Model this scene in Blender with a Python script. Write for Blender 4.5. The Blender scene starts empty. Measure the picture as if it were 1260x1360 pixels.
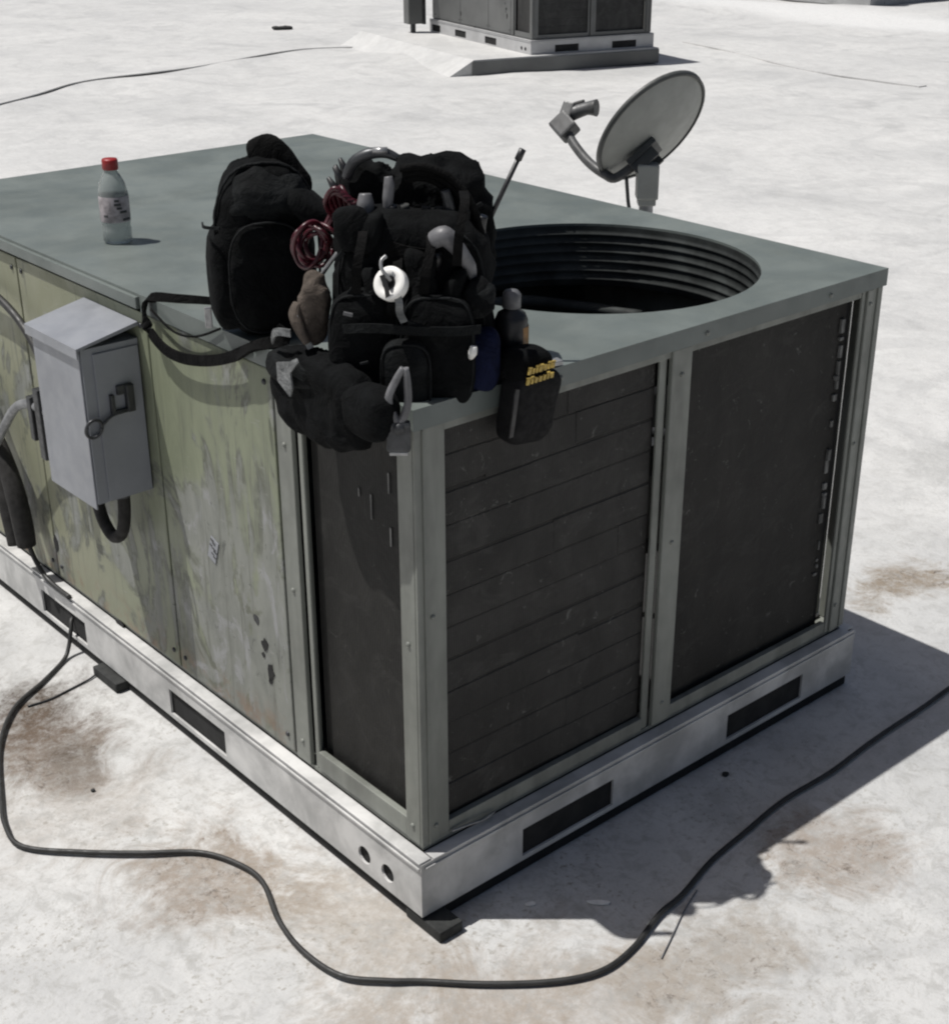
import bpy, bmesh, math, random
from math import sin, cos, pi, radians, sqrt, atan2
from mathutils import Vector, Matrix, noise

scene = bpy.context.scene
COL = scene.collection
rnd = random.Random(7)

# ------------------------------------------------------------------ camera, light, exposure
cam_d = bpy.data.cameras.new('camera')
cam = bpy.data.objects.new('camera', cam_d)
COL.objects.link(cam)
cam.location = (-1.2455, -1.5745, 1.7205)
cam.rotation_euler = (radians(90 - 24.886), 0, radians(-41.287))
cam_d.sensor_fit = 'HORIZONTAL'
cam_d.sensor_width = 36.0
cam_d.lens = 54.477
cam_d.shift_x = -0.0086
cam_d.shift_y = 0.0031
cam_d.clip_start = 0.05
cam_d.clip_end = 2000
scene.camera = cam

SUN = Vector((0.308, -0.272, -0.965)).normalized()     # direction the sunlight travels
sun_d = bpy.data.lights.new('sun', 'SUN')
sun = bpy.data.objects.new('sun', sun_d)
COL.objects.link(sun)
sun.rotation_euler = SUN.to_track_quat('-Z', 'Y').to_euler()
sun_d.energy = 4.5
sun_d.angle = radians(0.53)
sun_d.color = (1.0, 0.98, 0.95)

world = bpy.data.worlds.new('World')
scene.world = world
world.use_nodes = True
wn = world.node_tree
wn.nodes.clear()
sky = wn.nodes.new('ShaderNodeTexSky')
sky.sky_type = 'NISHITA'
sky.sun_disc = False
sky.dust_density = 4.0
sky.sun_elevation = radians(67.2)
sky.sun_rotation = atan2(-SUN.x, -SUN.y)
bg = wn.nodes.new('ShaderNodeBackground')
bg.inputs['Strength'].default_value = 0.05
wo = wn.nodes.new('ShaderNodeOutputWorld')
wn.links.new(sky.outputs[0], bg.inputs[0])
wn.links.new(bg.outputs[0], wo.inputs[0])

scene.view_settings.view_transform = 'Standard'
scene.view_settings.look = 'None'
scene.view_settings.exposure = 0.0
scene.view_settings.gamma = 1.0
scene.view_settings.use_curve_mapping = False
scene.render.engine = 'CYCLES'
scene.cycles.filter_width = 2.2
scene.render.resolution_x = 948
scene.render.resolution_y = 1024

# ------------------------------------------------------------------ materials
class N:
    """small node helper"""
    def __init__(s, name):
        s.m = bpy.data.materials.new(name); s.m.use_nodes = True
        s.t = s.m.node_tree; s.t.nodes.clear()
        s.out = s.t.nodes.new('ShaderNodeOutputMaterial')
        s.b = s.t.nodes.new('ShaderNodeBsdfPrincipled')
        s.t.links.new(s.b.outputs[0], s.out.inputs[0])
        s.geo = s.t.nodes.new('ShaderNodeNewGeometry')
        s.pos = s.geo.outputs['Position']
    def new(s, typ, **kw):
        n = s.t.nodes.new(typ)
        for k, v in kw.items(): setattr(n, k, v)
        return n
    def link(s, a, b): s.t.links.new(a, b)
    def put(s, sock, v):
        if hasattr(v, 'is_output'): s.link(v, sock)
        else: sock.default_value = v
    def scale(s, v, sc):
        n = s.new('ShaderNodeMapping'); s.link(v, n.inputs[0]); n.inputs['Scale'].default_value = sc
        return n.outputs[0]
    def noise(s, scale=5, detail=4, rough=.55, dist=0, stretch=None, off=None):
        n = s.new('ShaderNodeTexNoise')
        v = s.pos
        if stretch or off:
            mp = s.new('ShaderNodeMapping'); s.link(v, mp.inputs[0])
            if stretch: mp.inputs['Scale'].default_value = stretch
            if off: mp.inputs['Location'].default_value = off
            v = mp.outputs[0]
        s.link(v, n.inputs['Vector'])
        n.inputs['Scale'].default_value = scale; n.inputs['Detail'].default_value = detail
        n.inputs['Roughness'].default_value = rough; n.inputs['Distortion'].default_value = dist
        return n.outputs[0]
    def ramp(s, v, a, b, lo=0., hi=1.):
        n = s.new('ShaderNodeMapRange'); n.interpolation_type = 'SMOOTHSTEP'
        s.link(v, n.inputs[0]); n.inputs[1].default_value = a; n.inputs[2].default_value = b
        n.inputs[3].default_value = lo; n.inputs[4].default_value = hi
        return n.outputs[0]
    def math(s, op, a, b=0., c=None):
        n = s.new('ShaderNodeMath', operation=op)
        s.put(n.inputs[0], a); s.put(n.inputs[1], b)
        if c is not None: s.put(n.inputs[2], c)
        return n.outputs[0]
    def mix(s, f, a, b, blend='MIX'):
        n = s.new('ShaderNodeMix', data_type='RGBA', blend_type=blend)
        s.put(n.inputs[0], f)
        for k, v in ((6, a), (7, b)):
            if isinstance(v, tuple): v = (*v[:3], 1)
            s.put(n.inputs[k], v)
        return n.outputs[2]
    def bump(s, h, strength=.3, dist=.002, nrm=None):
        n = s.new('ShaderNodeBump'); s.link(h, n.inputs['Height'])
        n.inputs['Strength'].default_value = strength; n.inputs['Distance'].default_value = dist
        if nrm is not None: s.link(nrm, n.inputs['Normal'])
        return n.outputs[0]
    def finish(s, col, rough=.6, metal=0., nrm=None, spec=.5):
        if isinstance(col, tuple): col = (*col[:3], 1)
        s.put(s.b.inputs['Base Color'], col); s.put(s.b.inputs['Roughness'], rough)
        s.b.inputs['Metallic'].default_value = metal
        s.b.inputs['Specular IOR Level'].default_value = spec
        if nrm is not None: s.link(nrm, s.b.inputs['Normal'])
        return s.m

def sc(c, k): return tuple(x * k for x in c)

def paint(name, c, rough=.55, var=.15, vs=9., bump=.15, bd=.001, bs=40., metal=0., stretch=None, spec=.5, c2=None):
    n = N(name)
    f = n.ramp(n.noise(vs, 5, .6, .3, stretch), .3, .7)
    col = n.mix(f, sc(c, 1 - var), c2 if c2 else sc(c, 1 + var))
    r = n.ramp(n.noise(vs * 2.3, 3), .3, .7, max(.05, rough - .1), min(1, rough + .1))
    return n.finish(col, r, metal, n.bump(n.noise(bs, 4), bump, bd) if bump else None, spec)

def m_ground():
    n = N('white_roof_coating')
    big = n.ramp(n.noise(.9, 5, .6, .6), .3, .72)
    mid = n.ramp(n.noise(7, 5, .65, .8), .35, .7)
    col = n.mix(big, (.575, .572, .558), (.490, .490, .482))
    col = n.mix(n.math('MULTIPLY', mid, .30), col, (.355, .355, .35))
    # streaks of shade from gentle undulations, painted as greyer tone
    st = n.ramp(n.noise(2.2, 5, .65, 1.0, (1.0, .7, 1)), .52, .70)
    st2 = n.ramp(n.noise(1.1, 5, .62, 1.6, None, (5, 3, 0)), .55, .62)
    col = n.mix(n.math('MULTIPLY', st2, .30), col, (.37, .372, .37))
    col = n.mix(n.math('MULTIPLY', st, .36), col, (.32, .322, .32))
    fine = n.noise(75, 4, .7)
    spk = n.ramp(fine, .53, .66)
    fine2 = n.ramp(n.noise(160, 3, .7), .52, .68)
    # named stains: centre, half sizes, strength, colour
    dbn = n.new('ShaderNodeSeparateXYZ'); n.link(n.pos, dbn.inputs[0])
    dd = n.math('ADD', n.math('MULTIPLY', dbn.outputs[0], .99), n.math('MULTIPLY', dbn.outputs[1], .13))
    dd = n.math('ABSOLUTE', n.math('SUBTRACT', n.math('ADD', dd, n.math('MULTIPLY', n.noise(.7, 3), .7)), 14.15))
    bright_band = n.math('MULTIPLY', n.ramp(dd, .2, .75, 1., 0.), n.ramp(dbn.outputs[1], 9.8, 11.5, 1., 0.))
    col = n.mix(bright_band, col, (.61, .61, .60))      # sunlit swell's bright band, painted as a paler colour
    stains = [((-.215, 1.10), (.13, .17), 1.0, (.055, .038, .026)),
              ((-.255, .93), (.15, .21), 1.0, (.105, .074, .052)),
              ((-.24, .845), (.06, .09), 1.0, (.045, .032, .022)),
              ((-.30, .72), (.20, .22), .45, (.30, .265, .23)),
              ((-.23, .33), (.17, .20), .75, (.23, .185, .145)),
              ((-.10, .02), (.17, .28), .62, (.29, .25, .205)),
              ((-.02, -.22), (.20, .14), .65, (.29, .25, .21)),
              ((.10, -.36), (.16, .10), .5, (.30, .26, .22)),
              ((.30, -.42), (.26, .13), .65, (.27, .235, .195)),
              ((.70, -.36), (.16, .13), .75, (.28, .235, .195)),
              ((1.74, .20), (.18, .11), .9, (.24, .20, .155)),
              ((2.56, .58), (.25, .12), .5, (.36, .36, .35)),
              ((-.62, .10), (.25, .35), .3, (.42, .42, .42)),
              ((1.2, -.75), (.5, .25), .25, (.44, .44, .44))]
    wob = n.noise(5.0, 7, .78, .8)
    sep = n.new('ShaderNodeSeparateXYZ'); n.link(n.pos, sep.inputs[0])
    for i, (c, h, a, sc_) in enumerate(stains):
        dx = n.math('MULTIPLY', n.math('SUBTRACT', sep.outputs[0], c[0]), 1 / h[0])
        dy = n.math('MULTIPLY', n.math('SUBTRACT', sep.outputs[1], c[1]), 1 / h[1])
        d = n.math('SQRT', n.math('ADD', n.math('MULTIPLY', dx, dx), n.math('MULTIPLY', dy, dy)))
        d = n.math('ADD', d, n.math('MULTIPLY', n.math('SUBTRACT', wob, .5), 2.9 if i < 3 else 4.0))
        f = n.math('MULTIPLY', n.ramp(d, .35, 1.3, 1., 0.), min(1., a * 1.15))
        f = n.math('MULTIPLY', f, n.ramp(n.noise(38, 5, .78), .30, .60, .50, 1.))
        col = n.mix(f, col, sc_)
        if i < 5 or i in (8, 9, 10):
            core = f if i == 0 else n.math('MAXIMUM', core, f)
    fleck = n.math('MULTIPLY', n.ramp(n.noise(26, 7, .85, 1.2), .52, .64), n.ramp(core, .30, .85))
    col = n.mix(n.math('MULTIPLY', fleck, .75), col, (.060, .044, .033))
    # fine dirt speckle, thick near the unit
    dx = n.math('SUBTRACT', sep.outputs[0], 0.); dy = n.math('SUBTRACT', sep.outputs[1], .1)
    rr = n.math('SQRT', n.math('ADD', n.math('MULTIPLY', dx, dx), n.math('MULTIPLY', dy, dy)))
    near = n.ramp(rr, .3, 1.9, .80, .16)
    patch = n.ramp(n.noise(4.5, 4, .6), .40, .66)
    col = n.mix(n.math('MULTIPLY', n.math('MULTIPLY', spk, near), patch), col, (.24, .22, .185))
    mot = n.ramp(n.noise(24, 6, .75, .6), .47, .64)
    col = n.mix(n.math('MULTIPLY', n.math('MULTIPLY', mot, .50), n.ramp(rr, .5, 3.5, 1., .25)), col, (.30, .295, .28))
    col = n.mix(n.math('MULTIPLY', fine2, .28), col, (.33, .32, .295))
    h1 = n.noise(26, 5, .65); h2 = n.noise(5.5, 4, .55, .5)
    b = n.bump(h2, .55, .018); b = n.bump(h1, .55, .005, b)
    return n.finish(col, .62, 0, b, .35)

def m_weathered():
    """sun-bleached olive paint, peeled to grey in patches, with run-down streaks, chips and rust"""
    n = N('weathered_olive_paint')
    sep = n.new('ShaderNodeSeparateXYZ'); n.link(n.pos, sep.inputs[0])
    p = n.noise(4.2, 6, .62, 1.1, (1, 1.25, .70), (0, 2.15, .4))
    # more of the paint has gone towards the near, lower end
    q = n.math('ADD', p, n.math('ADD', n.ramp(sep.outputs[1], .45, 1.0, .045, -.04), n.ramp(sep.outputs[2], .40, .90, .035, -.085)))
    worn = n.ramp(q, .46, .56)
    rim = n.math('SUBTRACT', 1., n.ramp(n.math('ABSOLUTE', n.math('SUBTRACT', q, .515)), .0, .045))
    rim = n.math('MULTIPLY', rim, n.ramp(n.noise(11, 4, .7), .38, .58))
    st = n.ramp(n.noise(10, 5, .7, .9, (1, 1.5, .45)), .32, .70)
    olive = n.mix(st, (.215, .235, .160), (.175, .192, .132))
    olive = n.mix(n.ramp(sep.outputs[1], .85, 1.25, 0., .8), olive, (.238, .240, .166))
    grey = n.mix(st, (.232, .240, .215), (.168, .176, .158))
    pale = n.ramp(n.noise(8, 5, .65, 1.4, (1, 1.2, .8), (3, 0, 0)), .54, .66)
    grey = n.mix(n.math('MULTIPLY', pale, .85), grey, (.285, .288, .290))
    col = n.mix(worn, olive, grey)
    col = n.mix(n.math('MULTIPLY', rim, .75), col, (.085, .090, .066))
    run = n.ramp(n.noise(24, 4, .6, .3, (1, 2.2, .14)), .55, .70)
    col = n.mix(n.math('MULTIPLY', run, .55), col, (.095, .098, .080))
    fl = n.ramp(n.noise(30, 5, .78, .8, (1, 1.3, .8)), .59, .66)
    col = n.mix(n.math('MULTIPLY', n.math('MULTIPLY', fl, worn), .75), col, (.075, .08, .07))
    scr = n.ramp(n.noise(60, 3, .7, 0, (1, .25, 1.6)), .66, .73)
    col = n.mix(n.math('MULTIPLY', scr, .5), col, (.30, .30, .28))
    low = n.math('MULTIPLY', n.ramp(sep.outputs[2], .15, .26, 1., 0.), n.ramp(n.noise(14, 5, .7), .46, .64))
    col = n.mix(n.math('MULTIPLY', low, .8), col, (.21, .135, .09))
    b = n.bump(n.noise(4, 3, .5), .45, .008); b = n.bump(q, .35, .004, b); b = n.bump(n.noise(90, 3), .2, .0008, b)
    return n.finish(col, n.ramp(p, .4, .6, .42, .65), 0, b, .4)

def m_coil(name, c=(.030, .029, .027), spots=.5):
    n = N(name)
    w = n.new('ShaderNodeTexWave', wave_type='BANDS', bands_direction='DIAGONAL')
    n.link(n.scale(n.pos, (1, 1, 0)), w.inputs[0]); w.inputs['Scale'].default_value = 130
    f = n.ramp(n.noise(10, 5, .65, .5, (1, 1, .5)), .35, .7)
    col = n.mix(f, sc(c, .75), sc(c, 1.35))
    dz = n.ramp(n.noise(11, 6, .72, .8, (1, 1, 1.6), (4, 2, 0)), .50, .70)
    col = n.mix(n.math('MULTIPLY', dz, .55), col, tuple(x * 1.7 + .012 for x in c))
    sp = n.ramp(n.noise(34, 4, .75, 1.), .62, .72)
    col = n.mix(n.math('MULTIPLY', sp, spots), col, (.13, .13, .12))
    col = n.mix(n.math('MULTIPLY', w.outputs[1], .35), col, sc(c, .5))
    return n.finish(col, .7, 0, n.bump(n.noise(13, 5, .65, .6), .5, .008, n.bump(w.outputs[1], .3, .002)), .3)

def m_cloth(name, c, rough=.92, weave=420, bump=.35, spec=.12):
    n = N(name)
    f = n.ramp(n.noise(22, 6, .7, .5), .3, .7)
    col = n.mix(f, sc(c, .55), sc(c, 1.5))
    du = n.ramp(n.noise(48, 5, .75, .8), .60, .72)
    col = n.mix(n.math('MULTIPLY', du, .5), col, tuple(x * 1.6 + .007 for x in c))
    h = n.noise(weave, 2, .5); fold = n.noise(24, 5, .65, 1.2)
    b = n.bump(fold, .8, .010); b = n.bump(h, bump, .0008, b)
    return n.finish(col, rough, 0, b, spec)

M = {}
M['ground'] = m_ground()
M['weathered'] = m_weathered()
M['roof'] = paint('dull_green_grey_roof_paint', (.118, .136, .127), .46, .10, 4.5, .3, .004, 5, c2=(.150, .170, .160), spec=.42)
M['post'] = paint('grey_green_post_paint', (.175, .183, .163), .52, .22, 14, .12, .001, 60, stretch=(1, 1, .25))
M['rail'] = paint('pale_grey_rail_paint', (.43, .43, .42), .5, .18, 9, .25, .003, 22, c2=(.61, .605, .59))
M['coil'] = m_coil('dark_condenser_fins', (.021, .0198, .0178), .8)
M['coil_row'] = m_coil('dusty_condenser_fins', (.034, .0325, .0300), .9)
M['coil_side'] = m_coil('grey_condenser_fins', (.0175, .017, .0155), .25)
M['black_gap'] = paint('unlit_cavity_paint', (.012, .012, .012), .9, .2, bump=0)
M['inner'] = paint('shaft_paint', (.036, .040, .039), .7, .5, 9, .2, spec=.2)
M['far_coil'] = m_coil('grey_far_fins', (.040, .040, .039), .2)
M['bent_fin'] = paint('bent_bare_fins', (.13, .13, .125), .6, .6, 40, .6, .004, 30, stretch=(1, 1, .3))
M['box'] = paint('pale_blue_grey_enamel', (.225, .235, .255), .42, .07, 10, .1, .001, 30)
M['dark_steel'] = paint('dark_steel', (.05, .052, .055), .45, .3, 40, .1, metal=.5)
M['steel'] = paint('worn_steel', (.30, .30, .30), .38, .25, 40, .1, metal=.6)
M['galv'] = paint('galvanised_tube', (.20, .205, .21), .5, .25, 30, .1, metal=.3)
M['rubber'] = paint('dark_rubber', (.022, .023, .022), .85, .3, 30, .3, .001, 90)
M['cord'] = paint('black_cord', (.022, .022, .021), .55, .3, 30, .1)
M['matte'] = paint('matte_black_plastic', (.006, .006, .0065), .75, .2, 40, .1, spec=.2)
M['foam'] = paint('black_foam_insulation', (.018, .017, .016), .9, .4, 30, .5, .002, 60)
M['nylon'] = m_cloth('black_nylon', (.0034, .0038, .0041))
M['nylon2'] = m_cloth('charcoal_nylon', (.0075, .0084, .0088), .8)
M['webbing'] = m_cloth('black_webbing', (.004, .004, .004), .9, 300)
M['piping'] = m_cloth('grey_black_piping', (.011, .012, .0125), .75)
M['navy'] = m_cloth('navy_cloth', (.006, .008, .024))
M['tan'] = m_cloth('grey_brown_leather', (.075, .062, .052), .8, 150)
M['greycloth'] = m_cloth('grey_patch_cloth', (.16, .165, .165), .8, 200)
M['red_wire'] = paint('dark_red_insulation', (.050, .005, .010), .4, .4, 40, .1)
M['red_cap'] = paint('red_plastic_cap', (.26, .016, .015), .45, .1, 40, 0)
M['white'] = paint('white_vinyl_tape', (.74, .73, .70), .45, .05, 40, .1)
M['yellow'] = paint('yellow_print', (.42, .30, .07), .6, .35, 60, 0)
M['amber'] = paint('amber_plastic', (.30, .14, .025), .35, .3, 40, 0)
M['plastic'] = paint('black_plastic', (.012, .012, .013), .42, .2, 40, .1)
M['greyplastic'] = paint('grey_plastic', (.125, .125, .13), .5, .3, 30, .1)
M['dish'] = paint('grey_dish_paint', (.28, .288, .268), .55, .08, 12, .1)
M['dish_rim'] = paint('dark_dish_rim', (.060, .063, .060), .5, .1, 20, 0)
M['lnb'] = paint('grey_feed_plastic', (.075, .076, .076), .5, .3, 30, 0)
M['far_panel'] = paint('dull_grey_far_panel', (.105, .108, .106), .4, .2, 2, .2, .005, 3)
M['far_rail'] = paint('grey_far_rail', (.42, .42, .42), .5, .1, 5, .1)
M['label'] = paint('bottle_label', (.33, .30, .31), .5, .35, 60, 0)
M['scrap'] = paint('pale_paper_scrap', (.75, .74, .71), .7, .1, 60, .1)
M['parapet'] = paint('grey_parapet_stucco', (.34, .345, .345), .8, .15, 4, .3)

def m_clear():
    n = N('clear_bottle_plastic')
    n.b.inputs['Transmission Weight'].default_value = .68
    n.b.inputs['IOR'].default_value = 1.25
    return n.finish((.52, .56, .55), .12, 0, n.bump(n.noise(60, 2), .15, .001), .5)
M['clear'] = m_clear()

# ------------------------------------------------------------------ mesh builder
class MB:
    def __init__(s): s.bm = bmesh.new()
    def box(s, lo, hi, bev=0., rot=None, seg=2):
        lo, hi = Vector(lo), Vector(hi); c = (lo + hi) / 2; d = hi - lo
        r = bmesh.ops.create_cube(s.bm, size=1)
        vs = r['verts']
        for v in vs: v.co = Vector((v.co.x * d.x, v.co.y * d.y, v.co.z * d.z))
        if bev:
            es = list({e for v in vs for e in v.link_edges})
            rb = bmesh.ops.bevel(s.bm, geom=es, offset=min(bev, min(d) * .45), segments=seg, affect='EDGES', profile=.6)
            vs = list({v for f in rb['faces'] for v in f.verts} | {v for v in vs if v.is_valid})
            for f in rb['faces']: f.smooth = False
        for v in vs: v.co = (rot @ v.co if rot else v.co) + c
        s.last = vs
        return s
    def obox(s, c, ax, half, bev=0.):
        """box on its own three axes"""
        c = Vector(c); m = Matrix((Vector(ax[0]), Vector(ax[1]), Vector(ax[2]))).transposed()
        h = Vector(half)
        s.box(-h, h, bev)
        for v in s.last: v.co = m @ v.co + c
        return s
    def tube(s, pts, r, n=10, sm=3, caps=True):
        P = [Vector(p) for p in pts]; R = list(r) if isinstance(r, (list, tuple)) else [r] * len(P)
        if sm and len(P) > 2:                                  # Catmull-Rom
            Q, S = [], []
            for i in range(len(P) - 1):
                p0, p1, p2, p3 = P[max(i - 1, 0)], P[i], P[i + 1], P[min(i + 2, len(P) - 1)]
                for k in range(sm):
                    t = k / sm
                    Q.append(.5 * ((2 * p1) + (p2 - p0) * t + (2 * p0 - 5 * p1 + 4 * p2 - p3) * t * t + (3 * p1 - p0 - 3 * p2 + p3) * t ** 3))
                    S.append(R[i] * (1 - t) + R[i + 1] * t)
            Q.append(P[-1]); S.append(R[-1]); P, R = Q, S
        rings = []; up = None
        for i, p in enumerate(P):
            t = (P[min(i + 1, len(P) - 1)] - P[max(i - 1, 0)]).normalized()
            if up is None:
                up = t.orthogonal().normalized()
            else:
                up = (up - t * up.dot(t)); up = up.normalized() if up.length > 1e-6 else t.orthogonal().normalized()
            b = t.cross(up)
            rings.append([s.bm.verts.new(p + (up * cos(2 * pi * k / n) + b * sin(2 * pi * k / n)) * R[i]) for k in range(n)])
        for a, b in zip(rings, rings[1:]):
            for k in range(n):
                s.bm.faces.new((a[k], a[(k + 1) % n], b[(k + 1) % n], b[k])).smooth = True
        if caps:
            s.bm.faces.new(rings[0][::-1]); s.bm.faces.new(rings[-1])
        return s
    def strap(s, pts, w, t, wdir, sm=4):
        """flat band: wdir gives the width direction at each point (one vector or a list)"""
        P = [Vector(p) for p in pts]; W = [Vector(x) for x in wdir] if isinstance(wdir[0], (list, tuple, Vector)) else [Vector(wdir)] * len(P)
        Q, V = [], []
        for i in range(len(P) - 1):
            p0, p1, p2, p3 = P[max(i - 1, 0)], P[i], P[i + 1], P[min(i + 2, len(P) - 1)]
            for k in range(sm):
                u = k / sm
                Q.append(.5 * ((2 * p1) + (p2 - p0) * u + (2 * p0 - 5 * p1 + 4 * p2 - p3) * u * u + (3 * p1 - p0 - 3 * p2 + p3) * u ** 3))
                V.append(W[i].lerp(W[i + 1], u))
        Q.append(P[-1]); V.append(W[-1])
        rings = []
        for i, p in enumerate(Q):
            tg = (Q[min(i + 1, len(Q) - 1)] - Q[max(i - 1, 0)]).normalized()
            wv = (V[i] - tg * V[i].dot(tg)).normalized(); nv = tg.cross(wv)
            rings.append([s.bm.verts.new(p + wv * a * w / 2 + nv * b * t / 2) for a, b in ((-1, -1), (1, -1), (1, 1), (-1, 1))])
        for a, b in zip(rings, rings[1:]):
            for k in range(4): s.bm.faces.new((a[k], a[(k + 1) % 4], b[(k + 1) % 4], b[k]))
        s.bm.faces.new(rings[0][::-1]); s.bm.faces.new(rings[-1])
        return s
    def lathe(s, prof, c, ax=(0, 0, 1), n=28, x=None, arc=None):
        """prof: (radius, height) pairs about axis ax through c"""
        c = Vector(c); az = Vector(ax).normalized(); axx = Vector(x).normalized() if x else az.orthogonal().normalized(); ay = az.cross(axx)
        rings = []
        for r, h in prof:
            if r < 1e-6: rings.append([s.bm.verts.new(c + az * h)])
            else: rings.append([s.bm.verts.new(c + az * h + (axx * cos(2 * pi * k / n) + ay * sin(2 * pi * k / n)) * r) for k in range(n)])
        for a, b in zip(rings, rings[1:]):
            for k in range(n):
                k2 = (k + 1) % n
                f = [a[0] if len(a) == 1 else a[k]] + ([] if len(a) == 1 else [a[k2]]) + ([b[0]] if len(b) == 1 else [b[k2], b[k]])
                s.bm.faces.new(f).smooth = True
        return s
    def sup(s, c, ax, half, n1=.55, n2=.55, nu=36, nv=22, fold=0., fs=9., top=1., bot=1., seed=0., bend=0.):
        """soft rounded body (superellipsoid), optional taper and cloth folds"""
        c = Vector(c); ax = [Vector(a).normalized() for a in ax]
        def sp(v, e): return math.copysign(abs(v) ** e, v)
        rows = []
        for j in range(nv + 1):
            v = -pi / 2 + pi * j / nv
            row = []
            for i in range(1 if j in (0, nv) else nu):
                u = 2 * pi * i / nu
                x, y, z = sp(cos(v), n1) * sp(cos(u), n2), sp(cos(v), n1) * sp(sin(u), n2), sp(sin(v), n1)
                k = bot + (top - bot) * (z + 1) / 2
                q = Vector((x * k * half[0] + bend * (1 - z * z) * half[0], y * k * half[1], z * half[2]))
                w = c + ax[0] * q.x + ax[1] * q.y + ax[2] * q.z
                if fold:
                    dirv = (ax[0] * x + ax[1] * y + ax[2] * z).normalized()
                    o = Vector((seed, seed * 1.7, -seed))
                    w = w + dirv * fold * (noise.noise(w * fs + o) + .55 * noise.noise(w * fs * 2.6 + o) + .9 * (.35 - abs(noise.noise(w * fs * 1.7 - o)) * 2.2))
                row.append(s.bm.verts.new(w))
            rows.append(row)
        for a, b in zip(rows, rows[1:]):
            for i in range(nu):
                i2 = (i + 1) % nu
                f = ([a[0]] if len(a) == 1 else [a[i], a[i2]]) + ([b[0]] if len(b) == 1 else [b[i2], b[i]])
                s.bm.faces.new(f).smooth = True
        return s
    def plate(s, loops, o, ux, uy, th):
        """flat sheet with holes: 2-D loops (first the outline) in the plane o, ux, uy; thickness th along ux x uy"""
        o, ux, uy = Vector(o), Vector(ux), Vector(uy); nz = ux.cross(uy)
        es = []
        for L in loops:
            vs = [s.bm.verts.new(o + ux * a + uy * b) for a, b in L]
            es += [s.bm.edges.new((vs[i], vs[(i + 1) % len(vs)])) for i in range(len(vs))]
        r = bmesh.ops.triangle_fill(s.bm, use_beauty=True, use_dissolve=False, edges=es, normal=nz)
        fs = [g for g in r['geom'] if isinstance(g, bmesh.types.BMFace)]
        e = bmesh.ops.extrude_face_region(s.bm, geom=fs)
        bmesh.ops.translate(s.bm, vec=nz * th, verts=[g for g in e['geom'] if isinstance(g, bmesh.types.BMVert)])
        return s
    def build(s, name, m, parent=None, loc=None, recalc=True):
        if recalc: bmesh.ops.recalc_face_normals(s.bm, faces=s.bm.faces)
        root = parent
        off = Vector(loc) if loc is not None else Vector((0, 0, 0))
        p = parent
        while p is not None:
            off = off + Vector(p.location); p = p.parent
        for v in s.bm.verts: v.co -= off
        me = bpy.data.meshes.new(name); s.bm.to_mesh(me); s.bm.free()
        me.materials.append(M[m] if isinstance(m, str) else m)
        o = bpy.data.objects.new(name, me); COL.objects.link(o)
        if loc is not None: o.location = loc
        if parent is not None: o.parent = parent
        return o

def tag(o, label=None, cat=None, group=None, kind=None):
    if label: o['label'] = label
    if cat: o['category'] = cat
    if group: o['group'] = group
    if kind: o['kind'] = kind
    return o

def thing(name, loc, label, cat, group=None):
    o = bpy.data.objects.new(name, None); COL.objects.link(o)
    o.location = loc; o.empty_display_size = .05
    return tag(o, label, cat, group)

def copy_tree(o, parent=None):
    c = o.copy(); COL.objects.link(c)
    if parent is not None: c.parent = parent
    for ch in list(o.children): copy_tree(ch, c)
    return c

def rect(a0, b0, a1, b1): return [(a0, b0), (a1, b0), (a1, b1), (a0, b1)]
def circ(a, b, r, n=20): return [(a + r * cos(2 * pi * k / n), b + r * sin(2 * pi * k / n)) for k in range(n)]

# ------------------------------------------------------------------ the flat roof (ground)
def seg_d(p, a, b):
    ab = b - a; t = max(0, min(1, (p - a).dot(ab) / ab.length_squared))
    return (p - a - ab * t).length
SEAM = [Vector(v) for v in ((1.0, 7.9), (3.27, 8.98), (4.22, 9.60), (5.29, 9.72), (6.64, 10.15), (7.3, 9.95))]
BAND = [Vector(v) for v in ((11.4, 11.6), (12.6, 9.9), (14.0, 7.6), (16.2, 4.2))]
def height(x, y):
    p = Vector((x, y)); d = max(abs(x - .6) - .6, abs(y - 1.0) - 1.0, 0)
    k = min(1, max(0, (d - .5) / 2.0))
    e = min(1, max(0, min(x + 8, 22 - x, y + 8, 22 - y) / 2))
    v = Vector((x, y, 0))
    h = .022 * noise.noise(v * .55) + .015 * noise.noise(Vector((x * 1.3 - y * .6, y * 1.1 + x * .5, 3.1))) + .0045 * noise.noise(v * 3.1)
    h *= k
    ds = min(seg_d(p, SEAM[i], SEAM[i + 1]) for i in range(len(SEAM) - 1))
    h += .012 * math.exp(-(ds / .25) ** 2)
    db = min(seg_d(p, BAND[i], BAND[i + 1]) for i in range(len(BAND) - 1))
    h += .10 * math.exp(-(db / .75) ** 2)
    h += .06 * math.exp(-((x - 7.0) ** 2 + (y - 8.9) ** 2) / .35)
    return h * e
mb = MB()
nx = 250; x0, x1 = -8., 22.
gv = [[mb.bm.verts.new((x0 + (x1 - x0) * i / nx, x0 + (x1 - x0) * j / nx, height(x0 + (x1 - x0) * i / nx, x0 + (x1 - x0) * j / nx)))
       for i in range(nx + 1)] for j in range(nx + 1)]
for j in range(nx):
    for i in range(nx):
        mb.bm.faces.new((gv[j][i], gv[j][i + 1], gv[j + 1][i + 1], gv[j + 1][i])).smooth = True
B = 400
cs = [mb.bm.verts.new((a, b, 0)) for a, b in ((-B, -B), (B, -B), (B, B), (-B, B))]
edge = [[gv[0][i] for i in range(nx + 1)], [gv[j][nx] for j in range(nx + 1)],
        [gv[nx][i] for i in range(nx, -1, -1)], [gv[j][0] for j in range(nx, -1, -1)]]
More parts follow.
